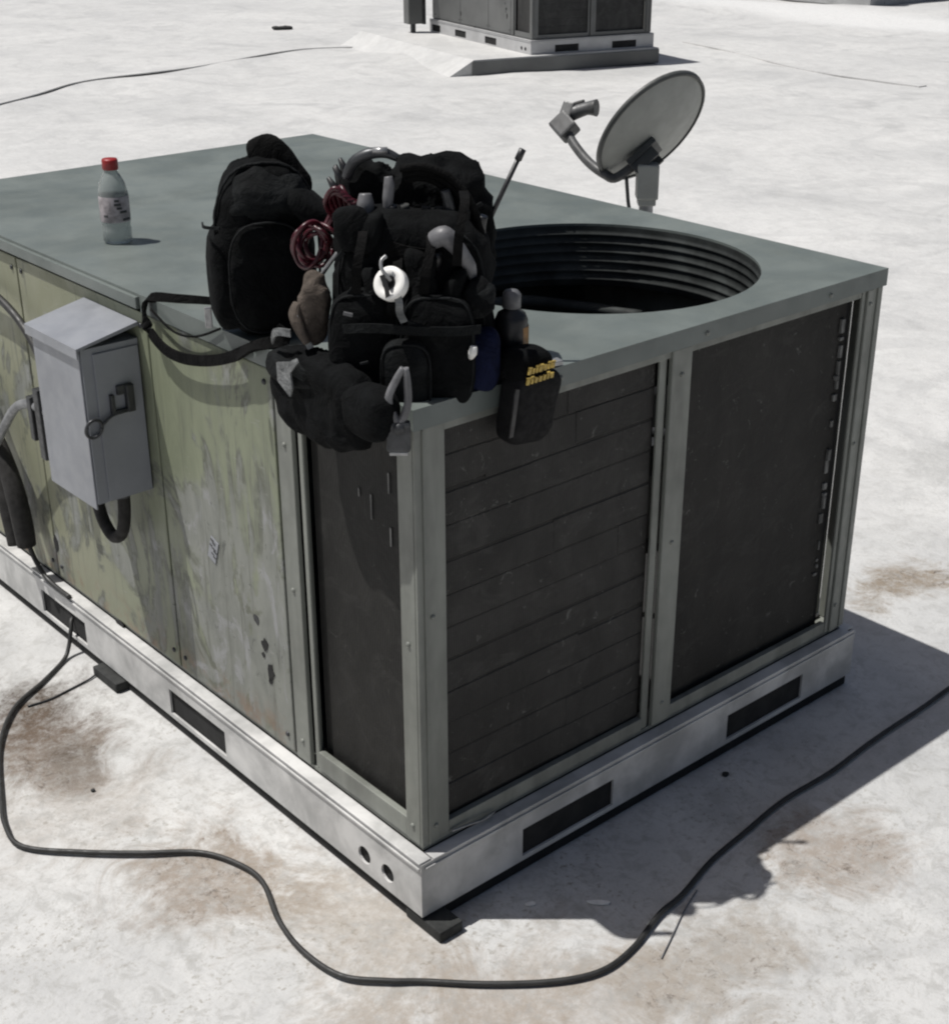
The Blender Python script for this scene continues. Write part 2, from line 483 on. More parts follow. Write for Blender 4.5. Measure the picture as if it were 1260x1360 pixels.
for k in range(4):
    mb.bm.faces.new([cs[k], cs[(k + 1) % 4]] + edge[k][::-1])
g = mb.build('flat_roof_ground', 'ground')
tag(g, 'white coated flat roof with brown dirt stains', kind='structure')

sm = MB().strap([(v.x, v.y, height(v.x, v.y) + .006) for v in SEAM], .12, .009, (-.4, .9, 0), 8)
tag(sm.build('membrane_seam', 'ground'), 'raised lap seam in the white roof coating', kind='structure')

for (pts_, lab_) in (([(9.95, 8.15), (9.75, 7.45), (9.45, 6.75), (9.3, 6.1), (9.2, 5.0)], 'faint lap seam in the white roof right of the far air conditioner'),):
    l2 = MB().strap([(x, y, height(x, y) + .004) for x, y in pts_], .10, .009, (1, .1, 0), 8)
    tag(l2.build('membrane_seam', 'ground'), lab_, kind='structure')

# parapet far off at the edge of the picture
pw = MB().box((14.2, 9.0, 0), (14.5, 24, .55), .01).box((14.5, 9.0, 0), (21, 9.3, .55), .01).box((14.15, 8.95, .552), (14.56, 24.05, .60), .01)
pw = pw.build('parapet_wall', 'parapet')
pw.rotation_euler = (0, 0, 0)
tag(pw, 'low grey parapet wall far off at the roof edge', 'wall')

# ------------------------------------------------------------------ the big air conditioner
W, L, H = 1.2, 1.965, .965
ZB, ZR = .03, .146
e2 = .022
ac = thing('rooftop_air_conditioner', (0, 0, 0), 'big open-topped rooftop air conditioner carrying the black tool bags', 'air conditioner', 'air conditioners on the roof')

def rail(slots, holes, length, o, ux, cut=.002):
    """slotted base rail with a returned top lip"""
    uz = Vector((0, 0, 1)); ux = Vector(ux); nrm = ux.cross(uz)
    m = MB()
    loops = [rect(0, ZB, length, ZR - .004)] + [rect(a, .040, b, .100) for a, b in slots] + [circ(a, .068, .0180) for a in holes]
    m.plate(loops, Vector(o) - nrm * .005, ux, uz, .005)
    # rolled lip along the top, proud of the web
    p = Vector(o)
    def bx(a0, n0, z0, a1, n1, z1, bev=.0015):
        c = p + ux * (a0 + a1) / 2 + nrm * (n0 + n1) / 2 + uz * (z0 + z1) / 2
        m.obox(c, (ux, nrm, uz), (abs(a1 - a0) / 2, abs(n1 - n0) / 2, abs(z1 - z0) / 2), bev)
    bx(cut, -.024, ZR - .0035, length - cut, .003, ZR)
    bx(.003, .0005, ZR - .016, length - .003, .004, ZR - .011, .001)
    return m
# left rail runs along +Y but is seen from -X: walk it from far to near so the outside is -X
LL = L + 2 * e2
def ly(y): return (L + e2) - y
rail([(ly(.83), ly(.61)), (ly(1.435), ly(1.21)), (ly(1.93), ly(1.75))], [ly(.075), ly(.143)], LL, (-e2, L + e2, 0), (0, -1, 0)).build('base_rail', 'rail', ac)
rail([(.210 + e2, .447 + e2), (.785 + e2, 1.035 + e2)], [], W + 2 * e2 - .0052, (-e2 + .0052, -e2, 0), (1, 0, 0), .021).build('base_rail', 'rail', ac)
rail([(.3, .54), (1.2, 1.44)], [], LL - .012, (W + e2, -e2 + .006, 0), (0, 1, 0)).build('base_rail', 'rail', ac)
rail([(.3, .54), (.8, 1.0)], [], W + 2 * e2 - .014, (W + e2 - .007, L + e2, 0), (-1, 0, 0), .028).build('base_rail', 'rail', ac)
MB().box((-.0155, -.0155, .002), (W + .0155, L + .0155, .135)).build('dark_fill', 'black_gap', ac)  # black filler block, paints the shade under the rails and inside their slots
MB().box((.004, .004, .147), (W - .004, L - .004, .155)).build('base_pan', 'post', ac)

def post(segs, name='corner_post', m='post', lab=None):
    b = MB()
    for lo, hi in segs: b.box(lo, hi, .0025)
    o = b.build(name, m, ac)
    if lab: o['label'] = lab
    return o
zt = .929
post([((0, 0, .1555), (.060, .006, zt)), ((0, .0065, .1555), (.006, .045, zt)), ((.0135, -.0035, .157), (.016, .001, zt - .002)), ((.052, .0062, .156), (.0595, .03, zt))])          # near corner
post([((1.136, 0, .1555), (1.147, .006, zt)), ((1.150, -.004, .1555), (1.168, .006, zt)), ((1.172, 0, .1555), (1.184, .006, zt)), ((1.1845, -.003, .1555), (W, .006, zt)), ((W - .006, .0065, .1555), (W, .06, zt)), ((1.145, .004, .156), (1.19, .010, zt))])     # right corner
post([((0, L - .05, .1555), (.006, L, zt)), ((.0065, L - .006, .1555), (.06, L, zt))])
post([((W - .006, L - .05, .1555), (W, L, zt)), ((W - .06, L - .006, .1555), (W - .0065, L, zt))])
post([((.551, .004, .156), (.568, .010, zt)), ((.565, .010, .156), (.577, .022, zt)), ((.577, -.002, .1555), (.629, .008, zt))], 'centre_post')
post([((.004, .309, .156), (.011, .321, zt)), ((.012, .320, .156), (.022, .331, zt)), ((-.002, .331, .1555), (.008, .376, zt))], 'side_post')
# sills and headers around the coil openings
MB().box((.0605, .001, .1562), (.5505, .014, .184), .002).box((.63, .001, .1562), (1.1355, .014, .182), .002).build('coil_sill', 'post', ac)
MB().box((.001, .0455, .1562), (.014, .3085, .196), .002).build('coil_sill', 'post', ac)
MB().box((.0605, .002, .915), (1.1355, .012, .9295), .001).box((.002, .0455, .915), (.012, .3085, .9295), .001).build('coil_header', 'post', ac)

# condenser coils: slabs with proud tube rows
def coil(x0, x1, axis, m, rows, seed):
    r = random.Random(seed)
    if axis == 'x': s = MB().box((x0 - .004, .0168 if rows else .024, .156), (x1 + .004, .05, .928))
    else: s = MB().box((.024, x0 - .004, .156), (.05, x1 + .004, .928))
    c = s.build('coil_panel', m, ac)
    if rows:
        w = x1 - x0; pitch = .742 / rows; first = None
        for k in range(rows):
            cuts = [0.] + sorted(r.uniform(.12, .88) for _ in range(r.choice((0, 1, 1, 2)))) + [1.]
            for f0, f1 in zip(cuts, cuts[1:]):
                if f1 - f0 < .03: continue
                if first is None:
                    first = MB().box((-.5, -.006, -pitch * .46), (.5, .006, pitch * .46), .0025, seg=1).build('coil_row', 'coil_row', c); o = first
                else:
                    o = first.copy(); COL.objects.link(o)
                o.parent = c
                o.location = (x0 + w * (f0 + f1) / 2, .0212 + r.uniform(-.0007, .0007), .186 + pitch * (k + .5) + r.uniform(-.002, .002))
                o.rotation_euler = (radians(r.uniform(-1.3, -.2)), radians(r.uniform(-.4, .4)), radians(r.uniform(-.15, .15)))
                o.scale = (w * (f1 - f0) + r.uniform(.0005, .004), 1, r.uniform(1.02, 1.12))
    return c
coil(.062, .550, 'x', 'coil', 12, 3)
coil(.632, 1.118, 'x', 'coil', 0, 4)
coil(.047, .307, 'y', 'coil_side', 0, 5)
# bent bare fins down the right edge of the second coil
bf = MB(); r = random.Random(5)
z = .23
while z < .88:
    h = r.uniform(.006, .03)
    if r.random() < .7:
        w = r.uniform(.002, .012)
        bf.box((1.112 - w, .019 + r.uniform(-.002, .002), z), (1.1135, .0238, z + h), .001)
    z += h + r.uniform(0, .012)
tag(bf.build('bent_fins', 'bent_fin', ac), kind='stuff')
bf = MB(); r = random.Random(11)
for k in range(5):
    y = r.choice((.10, .135, .17)) + r.uniform(-.01, .01); z = r.choice((.66, .72, .78)) + r.uniform(-.04, .06); h = r.uniform(.015, .05)
    bf.box((.0215, y, z), (.0232, y + .004, z + h), .0006)
tag(bf.build('bent_fins', 'bent_fin', ac), kind='stuff')
MB().box((1.119, .026, .156), (1.1355, .05, .928)).build('coil_gap_plate', 'black_gap', ac)

# left access panels, each with its own rim and screws
def access(y0, y1, lab=None):
    m = MB().box((-.0015, y0, .158), (.010, y1, .926), .003)
    o = m.build('access_panel', 'weathered', ac)
    if lab: o['label'] = lab
    for (yy, zz) in ((y0 + .02, .19), (y1 - .02, .19), (y0 + .02, .90), (y1 - .02, .90)):
        MB().lathe([(0, .004), (.004, .0035), (.0055, .0015), (.0055, 0)], (-.0015, yy, zz), (-1, 0, 0), 10).build('screw', 'dark_steel', o)
    return o
pa = access(.384, .800)
pb = access(.806, 1.360)
pc = access(1.366, L - .052)
# knocked-out holes, worn maker's plate and a vertical stiffener lip
def blob(y, z, ry, rz, seed, parent, m='black_gap', th=.0012):
    r = random.Random(seed); L_ = [(ry * cos(2 * pi * k / 11) * r.uniform(.6, 1.15), rz * sin(2 * pi * k / 11) * r.uniform(.6, 1.15)) for k in range(11)]
    MB().plate([L_], (-.0017, y, z), (0, -1, 0), (0, 0, 1), th).build('knockout_hole', m, parent)
blob(.462, .360, .013, .014, 1, pa); blob(.448, .305, .012, .022, 2, pa); blob(.470, .335, .006, .006, 3, pa)
blob(.452, .285, .006, .008, 6, pa)
blob(.487, .405, .012, .012, 8, pa, 'dark_steel', .0008); blob(1.354, .245, .014, .022, 4, pb); blob(1.07, .15, .02, .008, 5, pb)
pl = MB().obox((-.0028, .624, .50), ((0, -.94, -.34), (0, -.34, .94), (1, 0, 0)), (.014, .026, .0008), .0005).build('maker_plate', 'box', pa)
pm = MB(); r = random.Random(3)
for k in range(7):
    pm.obox((-.0040, .624 + r.uniform(-.008, .008), .485 + k * .006), ((0, -.94, -.34), (0, -.34, .94), (1, 0, 0)), (r.uniform(.002, .006), r.uniform(.001, .0026), .0004))
pm.build('plate_marks', 'dark_steel', pl)
# the other two sides
MB().box((W - .010, .062, .158), (W - .001, L - .052, .927), .003).build('access_panel', 'post', ac)
MB().box((.062, L - .010, .158), (W - .062, L - .001, .927), .003).build('access_panel', 'post', ac)
MB().box((.05, .82, .156), (W - .012, .83, .9575)).build('partition', 'inner', ac)
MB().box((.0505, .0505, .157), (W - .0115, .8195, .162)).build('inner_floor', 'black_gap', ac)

# roof sheet with the round fan opening
eo = .006
FX, FY, FR = .779, .412, .344
rf = MB()
rf.plate([rect(-eo, -eo, W + eo, L + eo), circ(FX, FY, FR, 72)], (0, 0, .9595), (1, 0, 0), (0, 1, 0), .0055)
roofp = rf.build('roof_panel', 'roof', ac)
lp = MB()
lp.box((-eo, -eo, .930), (W + eo, -eo + .003, .9594)).box((W + eo - .003, -eo + .0031, .930), (W + eo, L + eo, .9594))
lp.box((-eo, L + eo - .003, .930), (W + eo - .0031, L + eo, .9594)).box((-eo, -eo + .0031, .930), (-eo + .003, .812, .9594))
lp.box((-eo - .007, .815, .936), (-eo + .002, L + eo - .0031, .9594), .002)
lp.build('drip_edge', 'roof', roofp)
# standing seam over the access panels and its two dark end gaps
MB().box((-.0045, .80, .922), (.0, 1.30, .9285), .001).build('top_trim', 'weathered', ac)
for y in (1.288, 1.40): blob(y, .937, .010, .006, int(y * 100), pb)
# shaft of the fan opening: ribbed ring
prof = [(FR, .9594), (FR, .950)]
for z in (.940, .921, .901, .880, .858, .838):
    prof += [(FR, z + .004), (FR - .0022, z + .0025), (FR - .0022, z - .001), (FR, z - .003)]
prof += [(FR, .825), (FR + .004, .822), (FR + .004, .9594)]
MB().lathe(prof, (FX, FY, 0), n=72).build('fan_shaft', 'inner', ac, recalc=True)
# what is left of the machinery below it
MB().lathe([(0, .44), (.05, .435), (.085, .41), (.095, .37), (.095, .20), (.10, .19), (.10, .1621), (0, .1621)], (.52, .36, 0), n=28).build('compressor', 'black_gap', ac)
MB().tube([(.52, .40, .42), (.52, .44, .60), (.60, .52, .66), (.80, .60, .60), (.95, .62, .40), (.98, .62, .2)], .011, 10, 6).build('suction_pipe', 'inner', ac)
MB().box((.66, .20, .57), (.80, .26, .64), .004).tube([(.45, .1, .62), (1.13, .50, .62)], .012, 8, 0).tube([(.52, .78, .62), (1.0, .06, .62)], .012, 8, 0).build('motor_bracket', 'dark_steel', ac)
MB().tube([(.40, .79, .80), (.62, .76, .79), (.85, .74, .80), (1.02, .68, .77), (1.10, .55, .76)], .013, 10, 5).build('header_pipe', 'inner', ac)
MB().box((.70, .77, .66), (.92, .815, .78), .006).build('control_box', 'greyplastic', ac)
def post_screws(pts, nrm):
    for p_ in pts: MB().lathe([(0, .0036), (.0035, .0032), (.0048, .0012), (.0048, 0)], p_, nrm, 8).build('screw', 'post', ac)
post_screws([(.603, -.002, z) for z in (.20, .55, .88)] + [(.030, 0, z) for z in (.19, .60)] + [(1.159, -.004, z) for z in (.22, .60, .90)], (0, -1, 0))
post_screws([(-.002, .353, z) for z in (.20, .52, .80)] + [(0, .026, z) for z in (.19, .55)], (-1, 0, 0))
post_screws([(x, -.006, .945) for x in (.30, .66, 1.02)], (0, -1, 0))
MB().tube([(.062, -.004, .164), (.10, -.010, .163), (.13, -.012, .160), (.16, -.006, .158)], .0022, 6, 4).build('loose_wire', 'steel', ac)

# support pads under the rails
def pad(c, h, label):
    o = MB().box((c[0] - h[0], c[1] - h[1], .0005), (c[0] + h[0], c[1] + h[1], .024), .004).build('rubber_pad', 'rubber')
    return tag(o, label, 'pad', 'rubber pads under the big air conditioner')
pad((.006, -.020, 0), (.026, .048), 'dark rubber pad poking out under the near corner of the big air conditioner')  # pad's rubber tone set near black so it reads as shadow here
pad((.004, 1.09, 0), (.050, .055), 'dark rubber pad poking out under the long sunlit base rail')
# ------------------------------------------------------------------ disconnect box on the sunlit side
db = thing('disconnect_box', (-.002, .94, .548), 'pale grey electrical switch box screwed to the sunlit side panel', 'switch box')
bx0, by0, by1, bz0, bz1 = -.122, .842, 1.045, .556, .872
MB().plate([[(by0, bz0 + .0), (by1, bz0 - .0), (by1, bz1), (by0, bz1)]], (bx0, 0, 0), (0, 1, 0), (0, 0, 1), .1185).build('box_body', 'box', db)
# raised front cover with rolled edge and rain hood
MB().box((bx0 - .004, by0 + .004, bz0 - .012), (bx0 - .0005, by1 - .004, bz1 - .002), .0015).build('front_cover', 'box', db)
hd = MB()
hd.plate([[(-.0025, bz1 + .034), (bx0 - .012, bz1 + .006), (bx0 - .012, bz1 - .014), (bx0 - .0095, bz1 - .014), (bx0 - .0095, bz1 + .001), (-.0025, bz1 + .0265)]],
         (0, by1 + .007, 0), (1, 0, 0), (0, 0, 1), by1 - by0 + .014)
hd.build('rain_hood', 'box', db)
MB().box((-.10, by0 - .004, bz0 + .005), (-.006, by0 - .0005, bz1 - .012), .001).build('side_plate', 'box', db)
MB().box((-.078, by0 - .014, .735), (-.030, by0 - .0045, .742), .001).box((-.078, by0 - .014, .742), (-.070, by0 - .0045, .775), .001).box((-.046, by0 - .018, .735), (-.030, by0 - .0045, .79), .002).box((-.062, by0 - .012, .772), (-.030, by0 - .0045, .790), .001).build('hasp', 'dark_steel', db)
hp = [(-.118 + .017 * cos(a), by0 - .010 - .004 * sin(a), .717 + .019 * sin(a)) for a in [2 * pi * k / 14 for k in range(15)]]
MB().tube(hp, .0032, 8, 2).tube([(-.10, by0 - .012, .722), (-.08, by0 - .012, .735), (-.05, by0 - .012, .738)], .0032, 8, 3).build('pull_ring', 'dark_steel', db)
# whips and pipes left of it
fw = thing('flexible_conduit', (-.05, 1.0, .41), 'dark flexible conduit looping below the pale switch box', 'conduit')
pts = [(-.058, .985, .556), (-.058, .98, .50), (-.056, .955, .44), (-.05, .915, .412), (-.04, .882, .44), (-.034, .868, .50), (-.034, .866, .556)]
pts = [(-.050, 1.012, .558), (-.050, 1.005, .50), (-.050, .985, .45), (-.048, .950, .425), (-.044, .917, .445), (-.042, .900, .50), (-.042, .897, .557)]
MB().tube(pts, .013, 12, 6).build('hose', 'foam', fw)
MB().lathe([(.017, 0), (.017, -.02), (.013, -.024)], (-.050, 1.012, .556), n=14).build('fitting', 'dark_steel', fw)
MB().lathe([(.017, 0), (.017, -.02), (.013, -.024)], (-.042, .897, .556), n=14).build('fitting', 'dark_steel', fw)
gc = thing('conduit_elbow', (-.06, 1.3, .6), 'grey metal conduit elbow entering the back of the switch box', 'conduit')
MB().tube([(-.06, 1.62, .42), (-.06, 1.50, .46), (-.06, 1.42, .53), (-.06, 1.34, .60), (-.06, 1.27, .632), (-.06, 1.20, .640), (-.06, 1.05, .64)], .0105, 12, 6).build('tube', 'galv', gc)
MB().lathe([(.020, 0), (.020, .05), (.015, .055)], (-.06, 1.0455, .64), (0, 1, 0), 14).build('fitting', 'dark_steel', gc)
MB().box((-.075, 1.175, .53), (-.045, 1.20, .69), .003).box((-.072, 1.225, .56), (-.05, 1.245, .66), .003).build('bracket', 'dark_steel', gc)
ip = thing('insulated_pipe', (-.05, 1.47, .2), 'thick black foam insulated pipe standing at the left of the sunlit side', 'pipe')
MB().tube([(-.046, 1.60, .62), (-.046, 1.54, .52), (-.048, 1.475, .44), (-.050, 1.432, .36), (-.050, 1.415, .28), (-.050, 1.412, .235)], [.014, .016, .020, .024, .024, .022], 14, 6).tube([(-.046, 1.66, .56), (-.048, 1.56, .43), (-.05, 1.49, .32), (-.05, 1.465, .22)], [.015, .02, .023, .023], 14, 6).build('foam_sleeve', 'foam', ip)
MB().tube([(-.046, 1.412, .24), (-.040, 1.40, .20), (-.034, 1.37, .165), (-.030, 1.32, .152), (-.028, 1.26, .150)], .006, 8, 5).build('copper_tail', 'cord', ip)
ar = thing('conduit_shadow', (-.04, 1.4, .8), 'dark arched tube drawing the shadow of a conduit left of the switch box', 'hose')
MB().tube([(-.03, 1.75, .78), (-.03, 1.60, .83), (-.03, 1.45, .835), (-.03, 1.33, .805), (-.03, 1.25, .75), (-.03, 1.21, .68), (-.03, 1.20, .60)], .009, 10, 6).build('hose', 'cord', ar)  # dark tube drawn in place of a conduit's cast shadow

# ------------------------------------------------------------------ satellite dish behind
dc = Vector((2.216, 1.562, .925))
sd = thing('satellite_dish', (2.20, 1.53, 0), 'grey satellite dish on a mast standing behind the open air conditioner', 'satellite dish')
camd = Vector((dc.x + 1.2455, dc.y + 1.5745, dc.z - 1.7205)).normalized()
cr = Vector((.7513, -.66, 0)); cu = cr.cross(camd).normalized()
dn = (cr * -.60 + cu * .60 + camd * .55).normalized()      # the way the bowl looks
dm = (cr * .72 + cu * .69); dm = (dm - dn * dm.dot(dn)).normalized()
dk = dn.cross(dm)
RD = .203
prof = [(0, -.046)] + [(RD * t, -.046 * (1 - t * t)) for t in (.2, .4, .6, .75, .88, .96, 1.0)]
back = [(RD * t, -.046 * (1 - t * t) - .0045) for t in (1.0, .96, .88, .75, .6, .4, .2)] + [(0, -.0505)]
MB().lathe(prof + back, dc, dn, 56).build('reflector', 'dish', sd)
MB().lathe([(RD - .004, -.012), (RD + .004, -.010), (RD + .0065, .003), (RD, .007), (RD - .004, .003), (RD - .004, -.012)], dc, dn, 56).build('rim', 'dish_rim', sd)
low = dc - dm * (RD * .93) - dn * .012
bk = dc - dn * .055 - dm * .07 + dk * .0
def P3(a, b, c): return dc + dm * a + dk * b + dn * c
MB().obox(P3(-.075, .0, -.062), (dm, dk, dn), (.055, .038, .010), .003).obox(P3(-.085, .026, -.085), (dm, dk, dn), (.045, .004, .024), .002).obox(P3(-.085, -.026, -.085), (dm, dk, dn), (.045, .004, .024), .002).build('bracket', 'dish_rim', sd)
mast_top = P3(-.09, .0, -.10)
feed = low + dn * .215 - dm * .01
MB().tube([P3(-.07, 0, -.065), P3(-.18, 0, -.055), low - dm * .015 - dn * .006, low + dn * .07 - dm * .028, low + dn * .16 - dm * .024, feed], .0155, 10, 5).build('feed_arm', 'lnb', sd)
fd = (dc - feed); fd = (fd - fd.dot(cu) * cu * .8).normalized()
lb = MB().obox(feed + dn * .012, (dn, dk, dm), (.036, .030, .034), .008).obox(feed + dn * .036 + dm * .030, ((dn * .6 + dm).normalized(), dk, (dm * -.6 + dn).normalized()), (.040, .024, .020), .006)
lb.tube([feed + dn * .030 + dm * .045, feed + dn * .006 + dm * .09, feed - dn * .018 + dm * .115], [.024, .021, .028], 12, 3)
lb.build('feed_head', 'lnb', sd)
MB().tube([feed + dn * .02 + dm * .03, feed + dn * .05 + dm * .06, feed + dn * .03 + dm * .10], .008, 8, 4).build('feed_cable', 'cord', sd)
mx, my, mz = mast_top
MB().tube([mast_top, (mx, my, mz - .07), (mx, my, .5), (mx, my, .012)], .0225, 16, 0).build('mast', 'galv', sd)
MB().obox((mx, my, mz - .045), (cr, (.66, .7513, 0), (0, 0, 1)), (.034, .034, .055), .006).obox((mx, my, mz - .10), (cr, (.66, .7513, 0), (0, 0, 1)), (.028, .028, .02), .004).build('clamp', 'dish', sd)
cb = [P3(-.16, .01, -.07), P3(-.17, .02, -.09) + Vector((0, 0, -.05)), Vector((mx - .045, my + .03, mz - .14)), Vector((mx - .05, my + .03, mz - .19)), Vector((mx - .03, my + .01, mz - .26)), Vector((mx - .026, my, .3))]
MB().tube(cb, .006, 8, 5).build('signal_cable', 'dish_rim', sd)
MB().box((mx - .19, my - .19, .0), (mx + .19, my + .19, .012), .003).tube([(mx - .16, my, .014), (mx, my, .42)], .012, 8, 0).tube([(mx + .16, my, .014), (mx, my, .42)], .012, 8, 0).build('foot', 'galv', sd)

# ------------------------------------------------------------------ second air conditioner far behind
FO = Vector((7.505, 7.755, .10)); fa = radians(-14)
def far(p): return FO + Vector((p[0] * cos(fa) - p[1] * sin(fa), p[0] * sin(fa) + p[1] * cos(fa), p[2]))
pf = MB().plate([[(-.84, 0), (1.235, 0), (1.235, .129), (-.60, .129)]], (0, 2.3, 0), (1, 0, 0), (0, 0, 1), 2.39)
pf = pf.build('equipment_platform', 'ground')
sk = MB().box((-.618, -.104, .001), (1.233, -.0915, .118), .003).build('front_shade', 'far_panel', pf); pf.location = (FO.x, FO.y, 0); pf.rotation_euler = (0, 0, fa)  # grey strip added to paint shade on the platform's white front
tag(pf, 'low white platform under the far air conditioner', 'platform')
ac2 = copy_tree(ac)
ac2.location = FO; ac2.rotation_euler = (0, 0, fa)
ac2['label'] = 'far grey air conditioner cut off by the top of the picture'
def swap(o, frm, to):
    for sl in o.material_slots:
        if sl.material in [M[k] for k in frm]:
            sl.link = 'OBJECT'; sl.material = M[to]
    for ch in o.children: swap(ch, frm, to)
swap(ac2, ['weathered'], 'far_panel')
swap(ac2, ['coil', 'coil_row', 'coil_side'], 'far_coil')
swap(ac2, ['post'], 'far_panel')
swap(ac2, ['rail'], 'far_rail')
d2 = thing('switch_box', far((-.18, 1.95, .03)), 'dark switch box on a post beside the far air conditioner', 'switch box')
def fb(m, lo, hi, bev=.004):
    c = far(((lo[0] + hi[0]) / 2, (lo[1] + hi[1]) / 2, (lo[2] + hi[2]) / 2))
    return m.obox(c, ((cos(fa), sin(fa), 0), (-sin(fa), cos(fa), 0), (0, 0, 1)), ((hi[0] - lo[0]) / 2, (hi[1] - lo[1]) / 2, (hi[2] - lo[2]) / 2), bev)
fb(MB(), (-.28, 1.90, .11), (-.14, 2.02, .70)).build('box_body', 'far_panel', d2)
fb(MB(), (-.23, 1.94, .03), (-.19, 1.98, .11)).build('leg', 'dark_steel', d2)
fb(fb(MB(), (-.115, 1.93, .10), (-.085, 1.99, .80)), (-.14, 1.95, .5), (-.115, 1.97, .55)).build('riser_pipe', 'dark_steel', d2)

# ------------------------------------------------------------------ bottle on the roof sheet
bt = thing('water_bottle', (.155, 1.195, H), 'clear plastic water bottle with red cap and pale label', 'bottle')
bc = (.158, 1.195, H + .0006)
prof = [(0, .004), (.019, .001), (.026, 0), (.030, .006), (.0305, .03), (.029, .036), (.0305, .042), (.0305, .104), (.029, .112), (.026, .124), (.018, .141), (.0135, .148), (.0135, .161)]
MB().lathe(prof, bc, n=28).build('bottle_body', 'clear', bt)
MB().lathe([(.0310, .046), (.0313, .047), (.0313, .098), (.0310, .099)], bc, n=28).build('label_sleeve', 'label', bt)
lm = MB(); r = random.Random(2)
for k in range(6):
    a = radians(200 + r.uniform(0, 90)); z = .052 + k * .008
    lm.obox((bc[0] + .0318 * cos(a), bc[1] + .0318 * sin(a), bc[2] + z), ((-sin(a), cos(a), 0), (0, 0, 1), (cos(a), sin(a), 0)), (r.uniform(.004, .009), .0022, .0006))
lm.build('label_print', 'dark_steel', bt)
MB().lathe([(.0155, .152), (.0165, .154), (.0165, .171), (.015, .174), (0, .174)], bc, n=24).build('cap', 'red_cap', bt)

# ------------------------------------------------------------------ bags and tools at the near corner
E1 = Vector((.7513, -.6600, 0)); E2 = Vector((.6600, .7513, 0)); EZ = Vector((0, 0, 1))
def F(a, b, c): return Vector((0, 0, H)) + E1 * a + E2 * b + EZ * c

bp = thing('backpack', F(-.275, .40, 0), 'black backpack standing upright with its strap hanging over the edge', 'backpack')
BX = (E1 * .96 + E2 * .28).normalized(); BY = (E2 * .96 - E1 * .28).normalized()
MB().sup(F(-.266, .395, .146), (BX, BY, EZ), (.090, .078, .150), .72, .62, 64, 44, .006, 13, .90, .96, 2.).build('pack_body', 'nylon', bp)
MB().sup(F(-.330, .372, .100), (BX, BY, EZ), (.034, .060, .092), .7, .6, 28, 16, .003, 10, .9, 1, 4.).build('side_pocket', 'nylon', bp)
MB().sup(F(-.255, .335, .110), (BX, BY, EZ), (.070, .028, .100), .75, .6, 40, 28, .005, 16, .85, 1, 6.).build('front_pocket', 'nylon', bp)
MB().sup(F(-.258, .385, .235), (BX, BY, EZ), (.084, .074, .052), .85, .7, 48, 28, .006, 15, .75, 1, 9.).build('top_flap', 'nylon2', bp)
HV = (E1 * .62 - EZ * .78).normalized()
MB().sup(F(-.232, .40, .275), (HV, E2, HV.cross(E2)), (.074, .020, .034), .7, .8, 24, 14, .003, 14, .8, 1, 3.).sup(F(-.252, .40, .295), ((E1 * .3 - EZ).normalized(), E2, E1), (.032, .012, .010), .7, .8, 18, 12).build('grab_handle', 'webbing', bp)
MB().sup(F(-.180, .37, .215), ((E1 - EZ * .8), E2, (E1 + EZ)), (.058, .045, .022), .7, .7, 20, 12, .004, 12).build('lid', 'nylon', bp)
MB().strap([F(-.362, .36, .192), F(-.352, .325, .194), F(-.325, .312, .195)], .005, .003, (0, 0, 1)).build('zip', 'nylon2', bp)
MB().obox(F(-.352, .295, .050), (BX, BY, EZ), (.006, .003, .018), .002).build('buckle', 'steel', bp)
sp = [F(-.30, .33, .045), Vector((.075, .615, .972)), Vector((.02, .72, .970)), Vector((-.012, .768, .966)), Vector((-.0225, .764, .925)), Vector((-.0225, .715, .892)), Vector((-.0225, .65, .886)), Vector((-.0225, .56, .902)), Vector((-.0225, .47, .932)), Vector((-.016, .40, .968)), Vector((.02, .365, .980)), F(-.24, .30, .03)]
wd = [(0, 0, 1), (.2, -.1, 1), (.4, .4, 1), (1, .2, .5), (0, .8, .6), (0, .6, 1), (0, .1, 1), (0, -.2, 1), (0, -.2, 1), (.8, 0, .8), (.5, 0, 1), (0, 0, 1)]
MB().strap(sp, .020, .006, wd, 5).build('shoulder_strap', 'webbing', bp)
MB().tube([Vector((-.014, .755, .950)), Vector((-.013, .68, .925)), Vector((-.013, .60, .935)), Vector((-.010, .52, .968))], .0022, 6, 5).build('strap_cord', 'webbing', bp)

tb = thing('tool_bag', F(-.02, .17, 0), 'big black open tool bag sitting on the near corner of the roof sheet', 'tool bag')
MB().sup(F(-.005, .19, .125), (E1, E2, EZ), (.128, .105, .140), .45, .5, 64, 44, .010, 11, .92, 1.02, 1.).build('bag_body', 'nylon', tb)
MB().sup(F(.030, .235, .225), (E1, E2, EZ), (.100, .060, .105), .65, .7, 52, 34, .012, 14, .8, 1, 3.).build('back_flap', 'nylon', tb)
MB().sup(F(-.075, .235, .235), (E1, E2, EZ), (.055, .050, .090), .6, .7, 40, 28, .011, 16, .75, 1, 5.).build('end_pocket', 'nylon', tb)
MB().sup(F(-.075, .085, .075), (E1, E2, EZ), (.055, .030, .085), .55, .6, 28, 18, .004, 12, .95, 1, 7.).build('front_pocket', 'nylon', tb)
MB().sup(F(.035, .075, .070), (E1, E2, EZ), (.058, .032, .090), .55, .6, 28, 18, .004, 12, .95, 1, 8.).build('front_pocket', 'nylon', tb)
MB().sup(F(-.012, .052, .032), (E1, E2, EZ), (.040, .030, .060), .6, .6, 24, 16, .003, 12, .95, .9, 9.).build('front_pocket', 'nylon2', tb)
MB().sup(F(.098, .100, .045), (E1, E2, EZ), (.034, .030, .052), .6, .6, 24, 16, .004, 12, .95, 1., 10.).build('end_panel', 'navy', tb)
